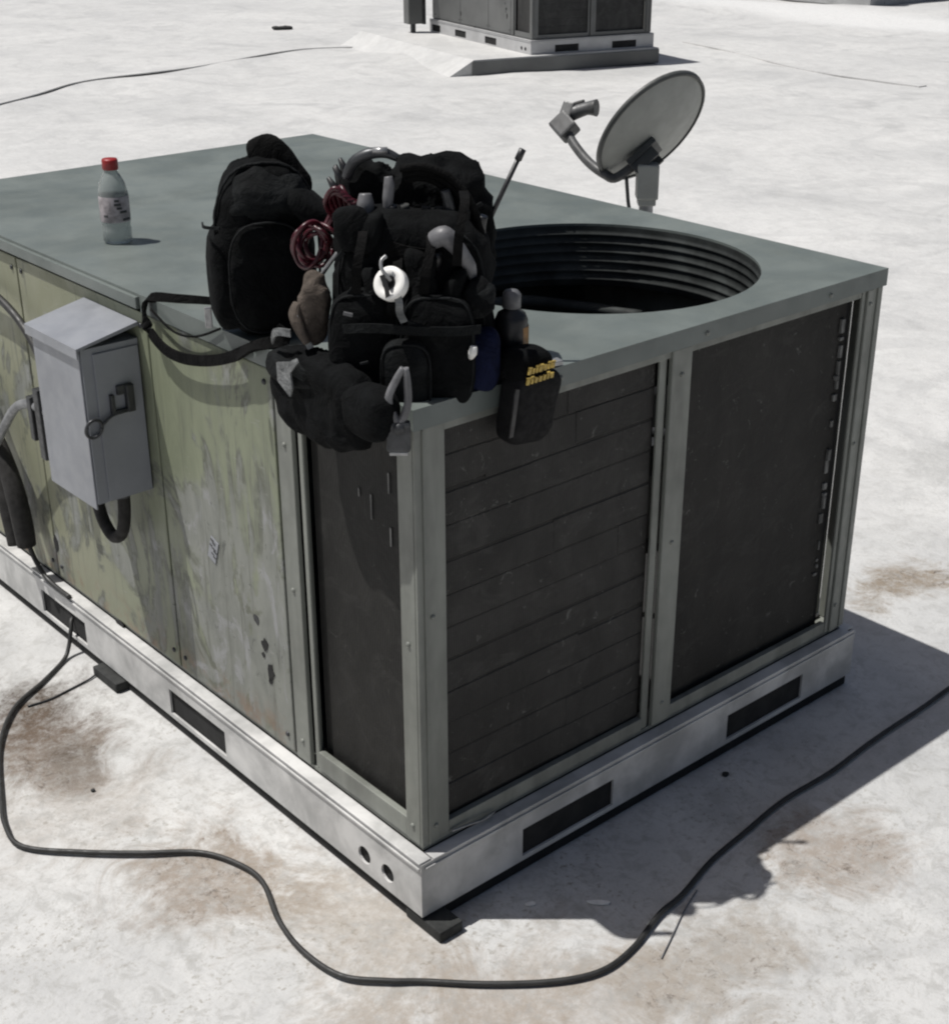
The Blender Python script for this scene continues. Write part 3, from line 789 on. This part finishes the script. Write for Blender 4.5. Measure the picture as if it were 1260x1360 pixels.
for k, (dx, rr) in enumerate(((0, .0075), (.014, .0055), (.030, .006))):
    arc = [F(.005 + (.085 + dx * .7) * cos(t) * .92, .165 - .01 * k, .205 + (.105 + dx * .65) * sin(t)) for t in [radians(a) for a in (-35, -10, 15, 40, 62, 84, 105)]]
    MB().tube(arc, rr, 8, 5).build('carry_handle', 'webbing', tb)
MB().strap([F(-.09, .14, .25), F(-.03, .10, .215), F(.05, .10, .205), F(.10, .135, .22)], .022, .004, (0, 0, 1)).build('rim_band', 'webbing', tb)
MB().strap([F(-.105, .058, .105), F(-.06, .040, .112), F(.0, .034, .110), F(.06, .036, .108), F(.10, .06, .104)], .014, .003, (0, 0, 1)).build('rim_band', 'nylon2', tb)

r = random.Random(77)
for k in range(9):
    a, c = r.uniform(-.10, .10), r.uniform(.10, .27); w = r.uniform(.015, .03)
    MB().sup(F(a, .085 + .25 * max(0, c - .16), c), ((E1 + EZ * r.uniform(-.4, .4)), E2, (EZ - E1 * r.uniform(-.3, .3))), (w, .022, r.uniform(.02, .045)), .6, .7, 18, 12, .004, 20, .9, 1, k).build('pocket', r.choice(('nylon', 'nylon2', 'nylon')), tb)
for k in range(4):
    a = -.085 + .05 * k; c = r.uniform(.15, .25)
    MB().strap([F(a, .07, c - .05), F(a + .004, .055, c), F(a + .012, .075, c + .04), F(a + .010, .11, c + .05)], .014, .003, E1).build('tool_loop', 'webbing', tb)

def piping(c, ax, half, parent, name='piping', m='piping', r=.0020, n2=.55, k=.93, front=.62, z0=-1.0):
    c = Vector(c); ax = [Vector(v).normalized() for v in ax]
    def sp(v, e): return math.copysign(abs(v) ** e, v)
    P = [c + ax[0] * sp(cos(t), n2) * half[0] * k + ax[2] * max(z0, sp(sin(t), n2)) * half[2] * k - ax[1] * half[1] * front for t in [2 * pi * j / 32 for j in range(33)]]
    return MB().tube(P, r, 6, 1, caps=False).build(name, m, parent)
piping(F(-.075, .085, .075), (E1, E2, EZ), (.055, .030, .085), tb)
piping(F(.035, .075, .070), (E1, E2, EZ), (.058, .032, .090), tb)
piping(F(-.012, .052, .032), (E1, E2, EZ), (.040, .030, .060), tb)
piping(F(-.005, .19, .125), (E1, E2, EZ), (.128, .105, .140), tb, front=.80, k=.86)
piping(F(-.255, .335, .110), (BX, BY, EZ), (.070, .028, .100), bp, n2=.7)
piping(F(-.266, .395, .146), (BX, BY, EZ), (.090, .078, .150), bp, n2=.75, front=.45, k=.97, r=.0026)
r = random.Random(404)
for k in range(8):                                       # small grey pieces added as scattered highlights on the dark bag
    a, c = r.uniform(-.115, .11), r.uniform(.02, .30)
    b = .035 + max(0, c - .12) * .75 + r.uniform(-.006, .006)
    v = (E1 * r.uniform(-1, 1) + EZ * r.uniform(-1, 1)).normalized(); u = E2.cross(v)
    MB().obox(F(a, b, c), (v, u, E2), (r.uniform(.004, .013), r.uniform(.0018, .004), .0025), .001).build('buckle', r.choice(('greyplastic', 'piping', 'piping')), tb)
for k in range(5):                                        # dark red leads spilling out of the near left pocket
    q = k * .006
    MB().tube([F(-.125 + q, .19, .24), F(-.135 + q, .165, .27 + q), F(-.118 + q, .15, .295 - q), F(-.098 + q * .5, .16, .27), F(-.100 + q, .175, .22)], .0042, 8, 5).build('red_lead', 'red_wire', tb)

tp = thing('tool_pouch', Vector((-.055, .13, .93)), 'black rounded pouch with a grey patch hanging over the left edge', 'pouch')
MB().sup((-.046, .165, .948), ((0, 1, 0), (1, 0, 0), (0, 0, 1)), (.125, .036, .072), .6, .6, 60, 34, .007, 15, 1.0, .92, 3.).build('pouch_body', 'nylon', tp)
MB().sup((-.055, .205, .985), ((0, 1, 0), (1, 0, 0), (0, 0, 1)), (.082, .032, .026), .6, .6, 30, 14, .004, 10, .9, 1, 5.).build('pouch_flap', 'nylon2', tp)
gp = MB(); 
gp.plate([[(-.030, .020), (.006, .030), (.024, .040), (.028, .034), (.006, .012), (.010, -.012), (.002, -.028), (-.030, -.010)]], (-.0905, .190, .982), (0, -1, 0), (0, 0, 1), .003)
gp.build('grey_patch', 'greycloth', tp)
MB().sup((-.050, .040, .962), ((0, 1, 0), (1, 0, 0), (0, 0, 1)), (.055, .030, .040), .6, .6, 24, 14, .003, 10, 1, .9, 8.).build('small_pocket', 'nylon', tp)
MB().strap([F(-.19, .10, .085), F(-.215, .115, .082), F(-.225, .14, .060)], .012, .003, (0, 0, 1)).build('belt_tail', 'greycloth', tp)

dp = thing('meter_pouch', Vector((.2, -.04, .93)), 'black tool pouch with yellow lettering hanging over the right edge', 'pouch')
DX = Vector((.97, 0, -.10)).normalized(); DZ = Vector((-.22, -.12, .97)); DZ = (DZ - DX * DZ.dot(DX)).normalized(); DY = DZ.cross(DX)
dcn = Vector((.205, -.030, .930))
MB().sup(dcn, (DX, DY, DZ), (.050, .026, .062), .45, .45, 32, 20, .002, 14, 1.0, .95, 2.).build('pouch_body', 'matte', dp)
MB().sup(dcn + DZ * .066 + DY * .012 - DX * .010, (DX, DY, DZ), (.046, .034, .026), .6, .6, 28, 14, .002, 14, .85, 1).build('pouch_lid', 'nylon', dp)
lab = MB(); r = random.Random(9)
lc = dcn + DZ * .062 - DY * .0245 - DX * .008
for row in (0, 1):
    x = -.030
    while x < .022:
        w = r.uniform(.005, .009)
        lab.obox(lc + DX * (x + w / 2) + DZ * (.010 - row * .017 + (x * .12)), (DX, DZ, DY), (w / 2 - .0006, .0045, .0012), .0005)
        if r.random() < .6: lab.obox(lc + DX * (x + w / 2) + DZ * (.0165 - row * .017 + (x * .12)), (DX, DZ, DY), (w / 2, .0012, .0012))
        x += w + .0015
tag(lab.build('yellow_lettering', 'yellow', dp), kind='stuff')
MB().strap([dcn + DZ * .04 - DX * .050 - DY * .02, dcn - DX * .053 - DY * .026, dcn - DZ * .04 - DX * .047 - DY * .022], .008, .003, DX).build('side_clip', 'plastic', dp)

pl = thing('pliers', F(-.02, -.035, 0), 'grey pliers hanging handles up over the corner post', 'pliers')
b_ = -.035
MB().tube([F(-.012, b_, .076), F(-.022, b_, .058), F(-.034, b_, .030), F(-.028, b_, .004), F(-.022, b_, -.008)], [.0045, .006, .006, .0065, .007], 10, 5).build('handle', 'greyplastic', pl)
MB().tube([F(-.008, b_, .076), F(-.006, b_, .050), F(-.006, b_, .022), F(-.012, b_, .002), F(-.018, b_, -.008)], [.0045, .006, .006, .0065, .007], 10, 5).build('handle', 'greyplastic', pl)
MB().obox(F(-.021, b_, -.030), (E1, E2, EZ), (.018, .008, .024), .005).lathe([(0, .004), (.008, .003), (.009, 0)], F(-.02, b_ - .008, -.016), -E2, 14).build('head', 'dark_steel', pl)
MB().obox(F(-.021, b_, -.0565), (E1, E2, EZ), (.014, .006, .003), .0015).build('jaw_tip', 'steel', pl)
ck = MB().obox(F(-.048, -.005, .010), (E1, E2, EZ), (.009, .004, .016), .003).build('belt_buckle', 'steel')
tag(ck, 'small square metal buckle between pouch and pliers', 'buckle')

tr = thing('tape_roll', F(-.030, .035, .18), 'white tape roll with a loose tail hanging on the bag front', 'tape roll')
tn = (-E2 * .80 - E1 * .35 + EZ * .48).normalized()
MB().lathe([(.0105, -.008), (.0105, .008), (.0245, .008), (.0250, .007), (.0250, -.007), (.0245, -.008), (.0105, -.008)], F(-.030, .030, .182), tn, 36).build('tape_ring', 'white', tr)
MB().lathe([(.0085, -.0085), (.0085, .0090), (.0104, .0090), (.0104, -.0085), (.0085, -.0085)], F(-.030, .030, .182), tn, 24).build('core', 'plastic', tr)
MB().strap([F(-.022, .018, .175), F(-.018, .014, .158), F(-.018, .020, .142), F(-.012, .024, .126)], .011, .0015, E1).build('loose_tail', 'greycloth', tr)
MB().tube([F(-.030, .020, .190), F(-.041, .016, .206), F(-.043, .022, .218), F(-.036, .028, .224)], .0028, 8, 5).build('hook', 'steel', tr)
MB().strap([F(-.042, .012, .200), F(-.036, .012, .182), F(-.034, .014, .165)], .007, .0015, E1).build('cover_strap', 'plastic', tr)

rw = thing('red_wire_coil', F(-.155, .20, .2), 'coil of dark red test lead wire between the backpack and tool bag', 'wire coil')
r = random.Random(21)
for k in range(7):
    c = F(-.158 + r.uniform(-.012, .012), .185 + r.uniform(-.015, .015), .195 + r.uniform(-.012, .012)); a0 = r.uniform(.018, .030); b0 = r.uniform(.026, .040); th = r.uniform(-.5, .5)
    ring = []
    for t in range(17):
        u = 2 * pi * t / 16
        x, z = a0 * cos(u), b0 * sin(u)
        ring.append(c + E1 * (x * cos(th) - z * sin(th)) + EZ * (x * sin(th) + z * cos(th)) + E2 * (.010 * sin(u * 2 + k)))
    MB().tube(ring, .0036, 7, 3).build('wire_loop', 'red_wire', rw)
for k in range(4):
    q = r.uniform(-.012, .012)
    MB().tube([F(-.150 + q, .20, .220), F(-.140 + q * 1.5, .21, .245), F(-.122 + q, .215, .275 + q), F(-.105 + q, .22, .290)], .0045, 8, 5).build('wire_tail', 'red_wire', rw)
sw = thing('jagged_clips', F(-.12, .24, .29), 'cluster of black lead clips above the red wire coil', 'clips')
for k in range(6):
    a = r.uniform(-.15, -.095); z = .262 + r.uniform(0, .045)
    v = (EZ * r.uniform(.5, 1) + E1 * r.uniform(-.9, .3)).normalized()
    MB().tube([F(a, .235, z) - v * .022, F(a, .235, z), F(a, .235, z) + v * .018], [.009, .007, .003], 8, 0).build('clip', 'plastic', sw)

gl = thing('work_glove', F(-.155, .11, .12), 'crumpled grey-brown leather work glove stuffed beside the tool bag', 'glove')
gm = MB().sup(F(-.155, .125, .118), (E1, E2, EZ), (.027, .022, .056), .75, .7, 34, 28, .006, 22, 1.0, .75, 3.)
gm.tube([F(-.178, .118, .125), F(-.183, .108, .112), F(-.176, .100, .092), F(-.165, .098, .070)], [.009, .010, .009, .006], 10, 4)
gm.build('glove_leather', 'tan', gl)
MB().strap([F(-.182, .100, .112), F(-.172, .098, .085), F(-.160, .098, .062)], .010, .003, E1).build('cuff_edge', 'greycloth', gl)

def hand_tool(name, label, cat, pts, radii, m, extra=None, n=12):
    o = thing(name, pts[-1], label, cat)
    MB().tube(pts, radii, n, 5).build('grip', m, o)
    if extra: MB().tube(extra[0], extra[1], 8, 3).build('shaft', extra[2], o)
    return o
hand_tool('caulk_gun', 'curved grey plastic tool handle on the right of the tool bag', 'tool handle',
          [F(.030, .085, .232), F(.046, .080, .240), F(.060, .082, .228), F(.074, .088, .208), F(.084, .094, .190), F(.088, .1, .170), F(.088, .105, .15)],
          [.013, .016, .013, .011, .010, .006, .004], 'greyplastic', ([F(.035, .09, .215), F(.036, .10, .18)], [.008, .006], 'plastic'))
hand_tool('screwdriver', 'fat grey screwdriver grip standing at the bag mouth beside the red wire', 'screwdriver',
          [F(-.074, .150, .238), F(-.074, .150, .252), F(-.073, .150, .272), F(-.073, .152, .287)], [.010, .0135, .0135, .009], 'greyplastic', ([F(-.074, .150, .24), F(-.072, .155, .16)], [.004, .004], 'steel'))
hand_tool('nut_driver', 'slim grey driver handle standing at the bag mouth behind the others', 'screwdriver',
          [F(-.040, .150, .262), F(-.039, .150, .280), F(-.037, .152, .300), F(-.038, .154, .312)], [.0065, .0085, .0085, .006], 'greyplastic', ([F(-.040, .150, .265), F(-.040, .155, .2)], [.003, .003], 'steel'))
hand_tool('tubing_bender', 'curved dark tube bender with bright end lying on the bag top', 'bender',
          [F(-.105, .200, .300), F(-.092, .195, .325), F(-.070, .19, .338), F(-.045, .19, .340), F(-.025, .19, .332)], [.008, .009, .009, .008, .006], 'dark_steel', ([F(-.062, .185, .344), F(-.040, .183, .345)], [.005, .005], 'steel'))
hand_tool('chisel', 'thin bright metal rod slanting in front of the red wire', 'chisel',
          [F(-.146, .150, .160), F(-.128, .148, .185), F(-.104, .146, .215)], [.0035, .0035, .0032], 'steel', ([F(-.146, .15, .160), F(-.155, .152, .147)], [.006, .007], 'plastic'))
r = random.Random(31)
for k in range(7):
    a = -.03 + .022 * k; z = .262 + r.uniform(-.01, .03) - .004 * k
    hand_tool(['pliers', 'ratchet', 'hammer', 'wrench', 'file', 'scraper', 'punch'][k], ['dark plier grip at the left of the bag mouth', 'dark ratchet grip next to the slim grey driver', 'black hammer grip at the middle of the bag mouth', 'short black grip right of the hammer grip', 'dark file handle under the carry handles', 'small black grip by the grey curved handle', 'rightmost dark grip inside the tool bag'][k], 'hand tool',
              [F(a, .15, z - .05), F(a + r.uniform(-.006, .006), .15, z - .01), F(a + r.uniform(-.012, .012), .148, z + .018)], [.007, .009, .007], r.choice(('plastic', 'rubber', 'plastic', 'dark_steel')))
ro = thing('antenna_rod', F(.115, .22, .235), 'thin black rod slanting up out of the tool bag', 'rod')
MB().tube([F(.085, .212, .165), F(.120, .22, .245), F(.163, .22, .337)], [.0042, .0040, .0040], 10, 0).lathe([(0, .004), (.0055, .003), (.0058, -.014), (.004, -.016)], F(.163, .22, .337), F(.163, .22, .337) - F(.12, .22, .245), 12).build('rod', 'plastic', ro)
ca = thing('spray_can', F(.152, .165, 0), 'small black spray can with an amber side next to the fan opening', 'can')
MB().lathe([(0, .0005), (.024, .0005), (.026, .004), (.026, .088), (.022, .098), (.012, .104), (.012, .108)], F(.148, .165, .0), n=24).build('can_body', 'plastic', ca)
MB().lathe([(.012, .106), (.015, .107), (.015, .128), (.010, .134), (0, .135)], F(.148, .165, .0), n=18).build('spray_cap', 'greyplastic', ca)
lb2 = MB(); a0 = 20
for k in range(8):
    a = radians(a0 - 40 + k * 9) ; d = E1 * cos(a) - E2 * sin(a) * .9
    lb2.obox(F(.148, .165, .052) + d * .0268, (d.cross(EZ), EZ, d), (.0024, .026, .0006))
lb2.build('amber_label', 'amber', ca)
tag(MB().obox(F(.205, .190, .006), ((E1 + E2 * .5).normalized(), (E2 - E1 * .5).normalized(), EZ), (.026, .010, .004), .002).obox(F(.185, .18, .014), ((E1 + E2 * .5).normalized(), (E2 - E1 * .5).normalized(), EZ), (.008, .010, .006), .002).build('metal_bracket', 'steel'), 'small grey metal bracket on the rim of the fan opening', 'bracket')
tag(MB().tube([F(.085, .052, .062), F(.088, .046, .072), F(.090, .046, .082)], [.004, .007, .005], 10, 4).build('wire_connector', 'white'), 'small white wire connector on the navy side of the tool bag', 'connector')

# ------------------------------------------------------------------ cords and litter on the roof
ec = [(.03, 1.30, .075), (-.012, 1.285, .078), (-.034, 1.270, .060), (-.044, 1.262, .025), (-.075, 1.235, .006), (-.15, 1.185, .006), (-.248, 1.119, .006), (-.335, 1.0, .006), (-.410, .839, .006), (-.447, .735, .006), (-.442, .655, .006), (-.371, .562, .006), (-.285, .485, .006), (-.201, .413, .006), (-.168, .345, .006), (-.168, .270, .006), (-.198, .165, .006), (-.215, .070, .006), (-.201, -.019, .006), (-.155, -.080, .006), (-.105, -.121, .006), (-.02, -.200, .006), (.065, -.271, .006), (.145, -.300, .006), (.223, -.294, .006), (.31, -.275, .006), (.387, -.262, .006), (.50, -.235, .006), (.609, -.217, .006), (.75, -.211, .006), (.897, -.207, .006), (1.06, -.200, .006), (1.225, -.195, .006), (1.6, -.20, .006), (2.1, -.3, .006), (2.6, -.6, .006)]
r = random.Random(55)
ec = [(x + r.uniform(-.006, .006), y + r.uniform(-.006, .006), z + (r.uniform(0, .004) if k > 5 else 0)) for k, (x, y, z) in enumerate(ec)]
tag(MB().tube(ec, .0050, 10, 6).build('extension_cord', 'cord'), 'black extension cord snaking from the base rail slot across the roof', 'cord')
tag(MB().tube([(-.028, 1.145, .006), (-.06, 1.13, .004), (-.11, 1.12, .003), (-.17, 1.11, .003), (-.22, 1.115, .003)], .0022, 7, 5).build('thin_wire', 'dark_steel'), 'thin grey wire beside the extension cord near the rail', 'wire')
tag(MB().tube([(.24, -.345, .003), (.30, -.318, .003), (.36, -.290, .003), (.42, -.268, .003)], .0012, 6, 5).build('thin_string', 'greyplastic'), 'thin grey string lying alongside the black extension cord', 'string')
def scrap(x, y, l, w, rot, label, m='scrap', z=.002):
    c, s = cos(rot), sin(rot); r = random.Random(int(x * 1000))
    Lp = [(l * .5 * cos(t) * r.uniform(.8, 1.1), w * .5 * sin(t) * r.uniform(.8, 1.1)) for t in [2 * pi * k / 9 for k in range(9)]]
    h = height(x, y)
    o = MB().plate([[(a * c - b * s, a * s + b * c) for a, b in Lp]], (x, y, h + z), (1, 0, 0), (0, 1, 0), .003).build('litter_scrap', m)
    return tag(o, label, 'litter')
scrap(.167, -.097, .020, .010, -.5, 'smaller white paper scrap in the shadow near the corner')
scrap(.262, -.175, .045, .012, -.75, 'longer white paper scrap in the shadow near the cord')
scrap(.738, -.068, .016, .014, 0, 'small black scrap in the shadow below the second coil', 'rubber')
scrap(-.26, .735, .010, .008, 0, 'tiny dark crumb on the white roof beside the cord', 'rubber')
db_ = MB().sup((7.67, 11.78, height(7.67, 11.78) + .018), ((.78, -.62, 0), (.62, .78, 0), (0, 0, 1)), (.11, .05, .02), .8, .8, 16, 8, .01, 12).build('roof_debris', 'rubber')
tag(db_, 'dark flat lump of debris lying on the far white roof', 'debris')
